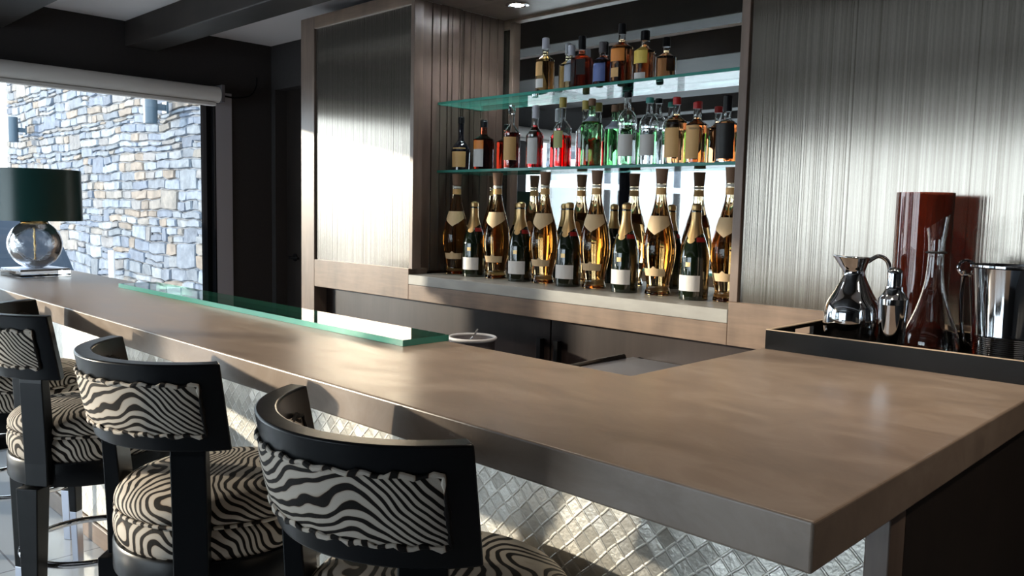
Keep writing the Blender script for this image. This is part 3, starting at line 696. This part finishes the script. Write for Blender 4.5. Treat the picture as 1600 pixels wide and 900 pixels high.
# --- rose magnums (clear glass, golden wine, cork stopper)
PM = curve_prof([(.0, .001), (.040, .0), (.046, .006), (.043, .02), (.040, .035), (.043, .06), (.052, .11), (.058, .16), (.057, .205), (.046, .265), (.033, .315), (.023, .36), (.0185, .395), (.0175, .43), (.0178, .438), (0, .438)], 5)
PM = [(r*1.14, z*1.02) for r, z in PM]
def magnum(x, y, label):
    t = thing('wine_bottle', label, 'wine bottle', (x, y, 1.1385), 0, 'tall golden wine bottles on the ledge'); a = facing(x, y, -.35)
    obj('bottle_glass', lathe(PM, 40, capb=False, capt=False), 'rose_wine', t, smooth=True)
    obj('stopper', lathe([(.0203, .4475), (.0212, .455), (.0250, .503), (.0255, .505), (0, .505)], 24), 'cork', t, smooth=True, label='brown cork stopper')
    obj('neck_band', wrap(PM, .433, .443, .0004, PI*.999, 0), 'white_ring', t, smooth=True)
    obj('neck_sleeve', wrap(PM, .403, .43, .0004, PI*.999, 0), 'tan_label', t, smooth=True, label='tan neck collar')
    obj('shoulder_label', wrap(PM, .262, .318, .0005, 1.25, a, top_fn=lambda u: .0, bot_fn=lambda u: -.022*(abs(u)**.8)*(-1)+(-.02*(1-abs(u)))), 'cream_label', t, smooth=True, label='cream shield-shaped label')
    lb = obj('bottom_label', wrap(PM, .078, .108, .0005, .85, a, top_fn=lambda u: .010*math.exp(-(u/.14)**2)), 'cream_label', t, smooth=True, label='small cream lower label')
    return t
mg = [((-3.138, 2.80), 'tall golden wine bottle in the dark corner by the plank wall'), ((-2.844, 2.80), 'tall golden wine bottle between the first and second small champagnes'), ((-2.536, 2.80), 'tall golden wine bottle between the second and third small champagnes'),
      ((-2.232, 2.795), 'tall golden wine bottle between the third and fourth small champagnes'), ((-1.899, 2.79), 'tall golden wine bottle between the fourth and fifth small champagnes'), ((-1.594, 2.803), 'tall golden wine bottle at the right niche stile')]
m0 = magnum(*mg[0][0], mg[0][1])
for (p, lab) in mg[1:]:
    c = copy_thing(m0, (*p, 1.1385), facing(*p)-facing(*mg[0][0]), lab)
# --- champagne
PC = curve_prof([(0, .002), (.044, 0), (.050, .006), (.0505, .03), (.0505, .14), (.048, .17), (.039, .21), (.026, .25), (.0185, .28), (.0160, .31), (.0155, .335), (0, .336)], 5)
PC = [(r*1.11, z*1.03) for r, z in PC]
def champagne(x, y, label):
    t = thing('champagne_bottle', label, 'champagne bottle', (x, y, 1.1385), 0, 'small dark champagne bottles on the ledge'); a = facing(x, y, -.45)
    obj('bottle_glass', lathe(PC, 40, capb=False, capt=False), 'champagne_glass', t, smooth=True)
    foil = wrap(PC, .225, .335, .0006, PI*.999, a, bot_fn=lambda u: .03*abs(math.sin(u*PI*1.0)) if abs(u) < .5 else .03, nseg=48, nz=10)
    obj('gold_foil', foil, 'gold', t, smooth=True, label='gold foil neck')
    obj('cap', lathe([(.0186, .342), (.0195, .346), (.0200, .354), (.0185, .362), (.01, .368), (0, .369)], 24), 'gold', t, smooth=True)
    obj('foil_seal', wrap(PC, .216, .238, .0014, .38, a, top_fn=lambda u: -.006*u*u, bot_fn=lambda u: .01*u*u), 'gold', t, smooth=True)
    obj('red_band', wrap(PC, .222, .24, .0012, .55, a+1.1), 'red_seal', t, smooth=True, label='dark red band')
    lb = obj('front_label', wrap(PC, .035, .095, .0006, .85, a), 'white_label', t, smooth=True, label='white front label')
    wrap_text('BOLLINGER', .0135, .0515, .066, a, 'red_print', lb)
    obj('small_seal', wrap(PC, .128, .145, .0006, .17, a), 'gold', t, smooth=True)
    return t
cg = [((-2.977, 2.775), 'dark green champagne bottle between the cork-stoppered bottles nearest the plank wall'), ((-2.66, 2.775), 'dark green champagne bottle, second from the plank wall'), ((-2.36, 2.77), 'dark green champagne bottle, middle one of the five'),
      ((-2.048, 2.765), 'dark green champagne bottle, fourth from the plank wall'), ((-1.71, 2.755), 'dark green champagne bottle closest to the right niche stile')]
c0 = champagne(*cg[0][0], cg[0][1])
for p, lab in cg[1:]: copy_thing(c0, (*p, 1.1385), facing(*p)-facing(*cg[0][0]), lab)

def shellprof(P, th=.0025):
    """closed profile of a hollow bottle from an outer profile"""
    inner = [(max(r-th, .0), z) for r, z in P if r > th+.004]
    inner = [(r, z if i else z+th*1.5) for i, (r, z) in enumerate(inner)]
    return P[:-1]+[(inner[-1][0], P[-1][1])]+inner[::-1][0:]+[(0, inner[0][1])]
def bottle(x, base, label, r, h, shape, glassm, liq, level, cap, caph, labels=(), cat='liquor bottle', y=2.85, group='', neck=.014, text=None, square=False, flat=1.0):
    """shape: list of (r fraction, z fraction up to the neck top)"""
    t = thing('liquor_bottle', label, cat, (x, y, base+.0003), 0, group); a = facing(x, y, -.25)
    if square: t.rotation_euler = (0, 0, .55)
    hb = h-caph*.6
    P = curve_prof([(0, .002)]+[(max(f*r, neck) if z > .6 else f*r, z*hb) for f, z in shape]+[(neck, hb*.995)], 5)
    def finish(bm):
        if flat != 1.0 or square:
            for v in bm.verts:
                rr0 = math.hypot(v.co.x, v.co.y)
                if rr0 < 1e-6: continue
                k = min(1, max(0, (rr0-neck*1.15)/(r-neck*1.15)))
                an = math.atan2(v.co.y, v.co.x)
                sq = 1/max(abs(math.cos(an)), abs(math.sin(an)))
                sq = min(sq, 1.27) if square else 1
                v.co.x *= (1+(sq*.88-1)*k) if square else 1; v.co.y *= ((1+(sq*.88-1)*k) if square else 1)*(1+(flat-1)*k)
        return bm
    solid = liq is None
    if solid:
        obj('bottle_glass', finish(lathe(P+[(0, hb)], 36, capb=False, capt=False)), glassm, t, smooth=True)
    else:
        th = .0022
        outer = [p for p in P]
        inn = [(p[0]-th, max(p[1], .006)) for p in P if p[0] > th+.004]
        prof = outer+[(inn[-1][0], hb)]+inn[::-1]+[(0, inn[0][1])]
        obj('bottle_glass', finish(lathe(prof, 36, capb=False, capt=False)), glassm, t, smooth=True)
        zl = level*hb; lp = [(0, inn[0][1]+.0005)]+[(p[0]-.0006, p[1]+(.0005 if i == 0 else 0)) for i, p in enumerate(inn) if p[1] < zl]
        lp += [(lp[-1][0], zl), (0, zl)]
        obj('liquid', finish(lathe(lp, 36, capb=False, capt=False)), liq, t, smooth=True)
    obj('cap', lathe([(neck+.0015, hb-caph*.4), (neck+.0025, hb-caph*.38), (neck+.0025, h-.003), (neck, h), (0, h)], 24), cap, t, smooth=True)
    ax = a if not square else -PI/2-.0
    for (z0, z1, half, mat, *rest) in labels:
        off = (rest[0] if rest else 0)
        if square:
            wdt = r*.88*2*.86*half; c_ = r*.88*1.0; bm = B(); 
            for s_ in (1,):
                box(bm, -wdt/2, wdt/2, -c_*flat-.0016, -c_*flat-.0006, z0*h, z1*h)
            obj('label', bm, mat, t, bevel=.0003)
        else:
            bm = wrap(P, z0*h, z1*h, .0005, half, ax+off, nseg=20)
            if flat != 1.0: finish(bm)
            obj('label', bm, mat, t, smooth=True)
    if text:
        s_, size, zf, mat = text
        wrap_text(s_, size, r+.0008, zf*h, ax, mat, t)
    return t
ROUND = [(1, 0.0), (1.0, .03), (1, .55), (.97, .62), (.6, .70), (.35, .76), (.3, .85)]
SHOUL = [(1, 0.0), (1.0, .03), (1, .62), (.93, .68), (.55, .74), (.34, .78), (.3, .87)]
BELL = [(.85, 0.0), (.95, .05), (1, .3), (.98, .42), (.7, .52), (.38, .60), (.26, .7), (.24, .85)]
VODKA = [(.95, 0.0), (.98, .03), (.97, .52), (1.02, .58), (1.0, .68), (.7, .76), (.42, .80), (.4, .83), (.3, .92)]
G1 = 'liquor bottles on the lower glass shelf'; G2 = 'liquor bottles on the upper glass shelf'
z = S1
bottle(-3.169, z, 'black bell-shaped liqueur bottle with tan label beside the plank wall', 0.0510, 0.271, BELL, 'black_glass', None, 0, 'black_cap', .035, [(.06, .42, .75, 'tan_label')], group=G1)
bottle(-2.999, z, 'dark squarish bottle with orange neck and orange and white label', 0.0520, 0.239, SHOUL, 'dark_liq', None, 0, 'black_cap', .03, [(.06, .42, .6, 'white_label', -.4), (.42, .60, .6, 'orange_label', -.4)], group=G1)
bottle(-2.807, z, 'half-empty clear bottle with dark drink and brown label', 0.0416, 0.303, ROUND, 'clear', 'dark_liq', .62, 'clear_liq', .04, [(.14, .50, .8, 'tan_label')], group=G1)
bottle(-2.652, z, 'dark red bottle with tall white label beside the dark-filled bottle', 0.0385, 0.292, ROUND, 'clear', 'red_liq', .78, 'white_cap', .06, [(.07, .60, .7, 'white_label', -.2)], group=G1)
bottle(-2.485, z, 'clear bottle half full of red aperitif with an olive-gold cap', 0.0416, 0.314, ROUND, 'clear', 'red_liq', .5, 'gold_cap', .045, [(.28, .52, .6, 'green_label', -.3)], group=G1, text=('CAMPARI', .012, .55, 'dark_print'))
bottle(-2.380, z, 'slim clear bottle of red drink close behind the green bottle', 0.0354, 0.296, ROUND, 'clear', 'red_liq', .45, 'gold_cap', .04, [(.3, .5, .4, 'grey_label', -.4)], group=G1, y=2.884)
bottle(-2.300, z, 'tall ribbed green gin bottle with copper cap', 0.0458, 0.292, SHOUL, 'green_glass', None, 0, 'cork', .03, [(.66, .74, 1.2, 'grey_label')], group=G1, y=2.83)
bottle(-2.210, z, 'green gin bottle behind the slim clear vodka bottle', 0.0416, 0.264, SHOUL, 'green_glass', None, 0, 'cork', .03, [(.6, .74, 1.2, 'grey_label')], group=G1, y=2.876)
bottle(-2.100, z, 'tall frosted clear vodka bottle with dark cap', 0.0395, 0.301, VODKA, 'clear', 'clear_liq', .6, 'black_cap', .022, [(.12, .42, .9, 'white_label')], group=G1, y=2.818)
bottle(-2.012, z, 'clear vodka bottle with teal cap and pale green label', 0.0395, 0.276, VODKA, 'clear', 'clear_liq', .6, 'teal_cap', .022, [(.14, .45, .9, 'white_label')], group=G1)
bottle(-1.881, z, 'larger amber cinnamon whisky bottle with red cap', 0.0447, 0.268, SHOUL, 'clear', 'amber', .8, 'red_cap', .03, [(.10, .66, .75, 'tan_label', -.25)], group=G1, text=('FIREBALL', .0135, .6, 'dark_print'))
bottle(-1.786, z, 'smaller amber cinnamon whisky bottle with red cap', 0.0416, 0.241, SHOUL, 'clear', 'amber', .8, 'red_cap', .026, [(.08, .62, .75, 'tan_label', -.25)], group=G1, text=('FIREBALL', .011, .56, 'dark_print'))
bottle(-1.653, z, 'amber bottle with black cap and black label at the right end of the lower shelf', 0.0406, 0.255, SHOUL, 'clear', 'amber', .72, 'black_cap', .06, [(.06, .58, 1.0, 'black_label')], group=G1)
z = S2
bottle(-2.600, z, 'pale gold whisky bottle with pale cap, first on the upper shelf', 0.0437, 0.248, SHOUL, 'clear', 'gold_spirit', .85, 'white_cap', .05, [(.08, .24, .5, 'white_label', -.45), (.3, .6, .5, 'tan_label', -.55)], group=G2)
bottle(-2.465, z, 'small bottle with blue-grey label and pale cap tucked behind the square one', 0.0312, 0.202, SHOUL, 'clear', 'gold_spirit', .8, 'white_cap', .045, [(.2, .68, .9, 'grey_label', -.3)], group=G2, y=2.876)
bottle(-2.383, z, 'square-shouldered dark red-brown bottle with tall black stopper', 0.0520, 0.229, SHOUL, 'clear', 'dark_liq', .85, 'black_cap', .06, [(.25, .55, .5, 'black_label')], group=G2, square=True, flat=.7)
bottle(-2.268, z, 'dark bottle with striped blue label on the upper shelf', 0.0374, 0.189, SHOUL, 'clear', 'dark_liq', .8, 'grey_plastic', .045, [(.1, .62, .9, 'blue_label', -.3)], group=G2)
bottle(-2.162, z, 'tallest amber whisky bottle with orange label on the upper shelf', 0.0478, 0.250, SHOUL, 'clear', 'amber', .82, 'black_cap', .045, [(.36, .62, .7, 'orange_label', -.2), (.1, .25, .4, 'tan_label', -.4)], group=G2, y=2.845)
bottle(-2.050, z, 'amber bottle with yellow label, last on the upper shelf', 0.0426, 0.206, SHOUL, 'clear', 'amber', .82, 'black_cap', .04, [(.34, .68, .75, 'yellow_label', -.2), (.04, .16, .6, 'white_label', -.2)], group=G2)

# ------------------------------------------------------------------ tray and barware
TX0, TX1, TY0, TY1, TZ = -1.065, -.36, 2.092, 2.52, CT+.0005
TX1 = -.41
t = thing('serving_tray', 'black lacquer serving tray with pale rim on the end of the counter', 'tray', (0, 0, TZ))
f = B(); box(f, TX0, TX1, TY0, TY1, 0, .008); box(f, TX0, TX1, TY0, TY0+.012, .008, .052); box(f, TX0, TX1, TY1-.012, TY1, .008, .052)
for a, b_ in ((TX0, TX0+.012), (TX1-.012, TX1)):
    ym = (TY0+TY1)/2; box(f, a, b_, TY0+.012, ym-.06, .008, .052); box(f, a, b_, ym+.06, TY1-.012, .008, .052); box(f, a, b_, ym-.06, ym+.06, .008, .018); box(f, a, b_, ym-.06, ym+.06, .042, .052)
obj('tray_body', f, 'tray_black', t)
f = B(); zz = (.0522, .0545)
box(f, TX0, TX1, TY0, TY0+.0035, *zz); box(f, TX0, TX1, TY1-.012, TY1, *zz); box(f, TX0, TX0+.012, TY0+.0035, TY1-.012, *zz); box(f, TX1-.012, TX1, TY0+.0035, TY1-.012, *zz)
obj('rim', f, 'tray_edge', t, label='pale bone coloured rim')
TF = TZ+.0085
# jug
t = thing('steel_jug', 'round-bellied polished steel jug with spout and handle on the tray', 'jug', (-.912, 2.29, TF), 0)
PJ = curve_prof([(0, .001), (.045, 0), (.060, .010), (.071, .045), (.0735, .08), (.067, .118), (.047, .155), (.027, .20), (.030, .222), (.038, .247)], 6)
g = lathe(PJ, 40, capb=False, capt=False)
for v in g.verts:
    k = max(0, (v.co.z-.2)/.047); a = math.atan2(v.co.y, v.co.x)+PI*.8
    s = max(0, math.cos(a))**3; v.co.x += math.cos(-PI*.8)*s*k*.022; v.co.y += math.sin(-PI*.8)*s*k*.022; v.co.z += s*k*.006
o = obj('body', g, 'steel', t, smooth=True); md = o.modifiers.new('s', 'SOLIDIFY'); md.thickness = .0015; md.offset = -1
obj('neck_ring', tube([(.0305*math.cos(2*PI*i/40), .0305*math.sin(2*PI*i/40), .186) for i in range(40)], .003, 8, True), 'steel', t, smooth=True)
hd = smooth_path([(.03, .012, .235), (.055, .022, .252), (.078, .03, .235), (.083, .032, .19), (.078, .03, .14), (.068, .026, .098)], 8)
obj('handle', tube(hd, .006, 10), 'steel', t, smooth=True)
# shaker
t = thing('cocktail_shaker', 'small polished steel cocktail shaker in front of the amber vase', 'shaker', (-.768, 2.19, TF))
obj('cup', lathe(curve_prof([(0, .001), (.027, 0), (.029, .004), (.034, .10), (.036, .135)], 4), 40), 'steel', t, smooth=True)
obj('strainer_cap', lathe([(.0365, .1355), (.0365, .15), (.030, .158), (.022, .172), (.021, .182), (0, .182)], 40), 'steel', t, smooth=True)
obj('stopper', lathe([(.018, .1825), (.0185, .215), (.017, .222), (.012, .228), (.005, .231), (0, .231)], 32), 'steel', t, smooth=True)
# amber vase
t = thing('glass_vase', 'tall straight amber-red glass cylinder vase on the tray', 'vase', (-.785, 2.43, TF))
obj('vase_glass', lathe([(0, 0), (.068, 0), (.073, .004), (.0735, .428), (.0700, .428), (.069, .012), (0, .012)], 56, capb=False, capt=False), 'amber_vase', t, smooth=True)
# decanter
t = thing('wine_decanter', 'clear glass decanter with slanted mouth in front of the amber vase', 'decanter', (-.705, 2.29, TF), .3)
PD = curve_prof([(0, .001), (.062, 0), (.070, .01), (.064, .06), (.042, .12), (.026, .18), (.020, .24), (.021, .30), (.027, .35)], 6)
inn = [(r-.0028, max(z, .005)) for r, z in PD if r > .01]
g = lathe(PD+inn[::-1]+[(0, .005)], 44, capb=False, capt=False)
for v in g.verts:
    if v.co.z > .3: v.co.z += (v.co.z-.3)*1.1*(v.co.x/.027)*.35
obj('decanter_glass', g, 'clear', t, smooth=True)
obj('neck_ring', tube([(.0235*math.cos(2*PI*i/32), .0235*math.sin(2*PI*i/32), .27) for i in range(32)], .0025, 8, True), 'rubber', t, smooth=True)
# ice bucket
t = thing('ice_bucket', 'polished steel ice bucket with side handle at the end of the tray', 'ice bucket', (-.548, 2.38, TF), 0)
g = B(); prof = [(0, .0), (.072, 0), (.076, .003)]
for i in range(12): prof += [(.0765+i*.0006, .006+i*.005), (.0785+i*.0006, .0085+i*.005)]
prof += [(.084, .068), (.1, .235), (.103, .238), (.103, .243), (.098, .243), (.096, .236), (.08, .07), (.074, .01), (0, .01)]
obj('bucket_body', lathe(prof, 64, bm=g, capb=False, capt=False), 'steel', t, smooth=True)
an = math.radians(200); lx, ly = .105*math.cos(an), .105*math.sin(an)
obj('handle_lug', tube([(lx+.018*math.cos(2*PI*i/20)*math.cos(an), ly+.018*math.cos(2*PI*i/20)*math.sin(an), .232+.02*math.sin(2*PI*i/20)) for i in range(20)], .0045, 8, True), 'steel', t, smooth=True)
hp = [( .108*math.cos(an)+0, .108*math.sin(an), .228)]
hn = smooth_path([(.11*math.cos(an), .11*math.sin(an), .225), (.112*math.cos(an-.2), .112*math.sin(an-.2), .14), (.108*math.cos(an-.45), .108*math.sin(an-.45), .045), (.104*math.cos(an-.8), .104*math.sin(an-.8), .02),(.104*math.cos(an-1.3), .104*math.sin(an-1.3), .016), (.104*math.cos(an-1.9), .104*math.sin(an-1.9), .045), (.11*math.cos(an-2.7), .11*math.sin(an-2.7), .14), (.11*math.cos(an-PI), .11*math.sin(an-PI), .225)], 8)
obj('bail_handle', tube(hn, .0055, 10), 'steel', t, smooth=True)

# ------------------------------------------------------------------ behind the bar
t = thing('ice_maker', 'low grey steel-topped appliance with black bar handle inside the counter corner', 'appliance', (0, 0, 0))
obj('body', bx(-1.90, -1.06, 2.0, 2.637, 0.0, .885), 'grey_plastic', t, bevel=.006)
obj('top', bx(-1.90, -1.06, 2.0, 2.637, .886, .9), 'brushed', t, bevel=.003, label='blue-grey steel top')
g = tube([(-1.917, 2.22, .896), (-1.917, 2.60, .900)], .0135, 14); box(g, -1.91, -1.9, 2.27, 2.29, .888, .9); box(g, -1.91, -1.9, 2.55, 2.57, .888, .9)
obj('handle', g, 'black_gloss', t, smooth=True)
t = thing('round_bin', 'round bin with white rim standing behind the counter, past the glass slab', 'bin', (-2.575, 2.4, 0))
obj('bin_body', lathe([(0, .0), (.085, 0), (.09, .01), (.098, .91), (.094, .91), (.086, .02), (0, .02)], 48, capb=False, capt=False), 'grey_plastic', t, smooth=True)
obj('rim', tube([(.1*math.cos(2*PI*i/48), .1*math.sin(2*PI*i/48), .915) for i in range(48)], .0075, 10, True), 'white_plastic', t, smooth=True, label='white rim')
obj('lid_dish', lathe([(0, .885), (.08, .885), (.093, .908), (.09, .911), (.078, .89), (0, .89)], 40, capb=False, capt=False), 'grey_plastic', t, smooth=True)
g = tube(smooth_path([(-.03, -.02, .895), (.0, .0, .915), (.02, .012, .955)]), .004, 8)
tag(obj('bar_spoon', g, 'chrome', smooth=True, loc=(-2.575, 2.4, 0)), 'thin metal spoon sticking up from the white-rimmed bin', 'spoon')

# ------------------------------------------------------------------ light
wd = bpy.data.worlds.new('sky'); SC.world = wd; wd.use_nodes = True; nt = wd.node_tree; nt.nodes.clear()
out = N(nt, 'ShaderNodeOutputWorld'); bg = N(nt, 'ShaderNodeBackground'); sky = N(nt, 'ShaderNodeTexSky')
sky.sky_type = 'HOSEK_WILKIE'; sky.sun_direction = Vector((-.77, -.64, .35)).normalized(); sky.turbidity = 3.0; sky.ground_albedo = .4
mx = N(nt, 'ShaderNodeMix', data_type='RGBA'); mx.inputs[0].default_value = .85; mx.inputs[7].default_value = (.80, .90, 1.0, 1)
L(nt, sky.outputs[0], mx.inputs[6]); L(nt, mx.outputs[2], bg.inputs[0]); bg.inputs[1].default_value = 6.5; L(nt, bg.outputs[0], out.inputs[0])
su = bpy.data.lights.new('sun', 'SUN'); su.energy = 7.0; su.angle = math.radians(1.3); su.color = (1, .86, .68)
so = bpy.data.objects.new('sun', su); C.objects.link(so); so.rotation_euler = Vector((.79, .61, -.156)).to_track_quat('-Z', 'Y').to_euler()
sp = bpy.data.lights.new('niche_downlight', 'SPOT'); sp.energy = 14; sp.spot_size = math.radians(110); sp.spot_blend = .6; sp.shadow_soft_size = .03; sp.color = (.95, .97, 1)
spo = bpy.data.objects.new('niche_downlight', sp); C.objects.link(spo); spo.location = (-2.965, 2.83, NT-.012)
for i, (lx, ly) in enumerate(((-3.0, 1.7), (-1.9, 1.7), (-.8, 1.7), (.3, 1.7))):  # added downlights out of view, invented to light the countertop from above
    t = thing('added_downlight', ['added fill downlight above the far part of the counter', 'added fill downlight above the end of the glass slab', 'added fill downlight above the counter corner', 'added fill downlight beyond the counter end'][i], 'downlight', (lx, ly, ZC), 0, 'added fill downlights over the bar')
    obj('trim_ring', lathe([(.04, -.001), (.058, -.001), (.06, -.004), (.056, -.008), (.045, -.009), (.04, -.004)], 32, capb=False, capt=False), 'white_plastic', t, smooth=True)
    obj('bulb', lathe([(.0, -.0035), (.038, -.0035), (.038, -.001), (0, -.001)], 24), 'led', t)
    l_ = bpy.data.lights.new('bar_fill_spot', 'SPOT'); l_.energy = 38; l_.spot_size = math.radians(105); l_.spot_blend = .8; l_.shadow_soft_size = .05; l_.color = (1, .84, .66)
    lo_ = bpy.data.objects.new('bar_fill_spot', l_); C.objects.link(lo_); lo_.location = (lx, ly, ZC-.02)
# window portals help the sampler only
for nme, loc, rot, sx, sy in (('portal_left', (XW-.3, -.9, 1.12), (0, -PI/2, 0), 2.2, 7.2), ('portal_front', (-3.3, YF-.25, 1.22), (PI/2, 0, 0), 4.0, 2.44)):
    pl = bpy.data.lights.new(nme, 'AREA'); pl.shape = 'RECTANGLE'; pl.size = sx; pl.size_y = sy; pl.cycles.is_portal = True
    po = bpy.data.objects.new(nme, pl); C.objects.link(po); po.location = loc; po.rotation_euler = rot

SC.view_settings.view_transform = 'Standard'; SC.view_settings.look = 'None'; SC.view_settings.exposure = 0.12; SC.view_settings.gamma = 1.0; SC.view_settings.use_curve_mapping = False
cy = SC.cycles
cy.use_denoising = True
try: cy.denoiser = 'OPENIMAGEDENOISE'
except Exception: pass
cy.max_bounces = 16; cy.transmission_bounces = 14; cy.glossy_bounces = 8; cy.transparent_max_bounces = 16; cy.diffuse_bounces = 5
cy.sample_clamp_indirect = 8; cy.caustics_reflective = True; cy.caustics_refractive = False; cy.blur_glossy = .5
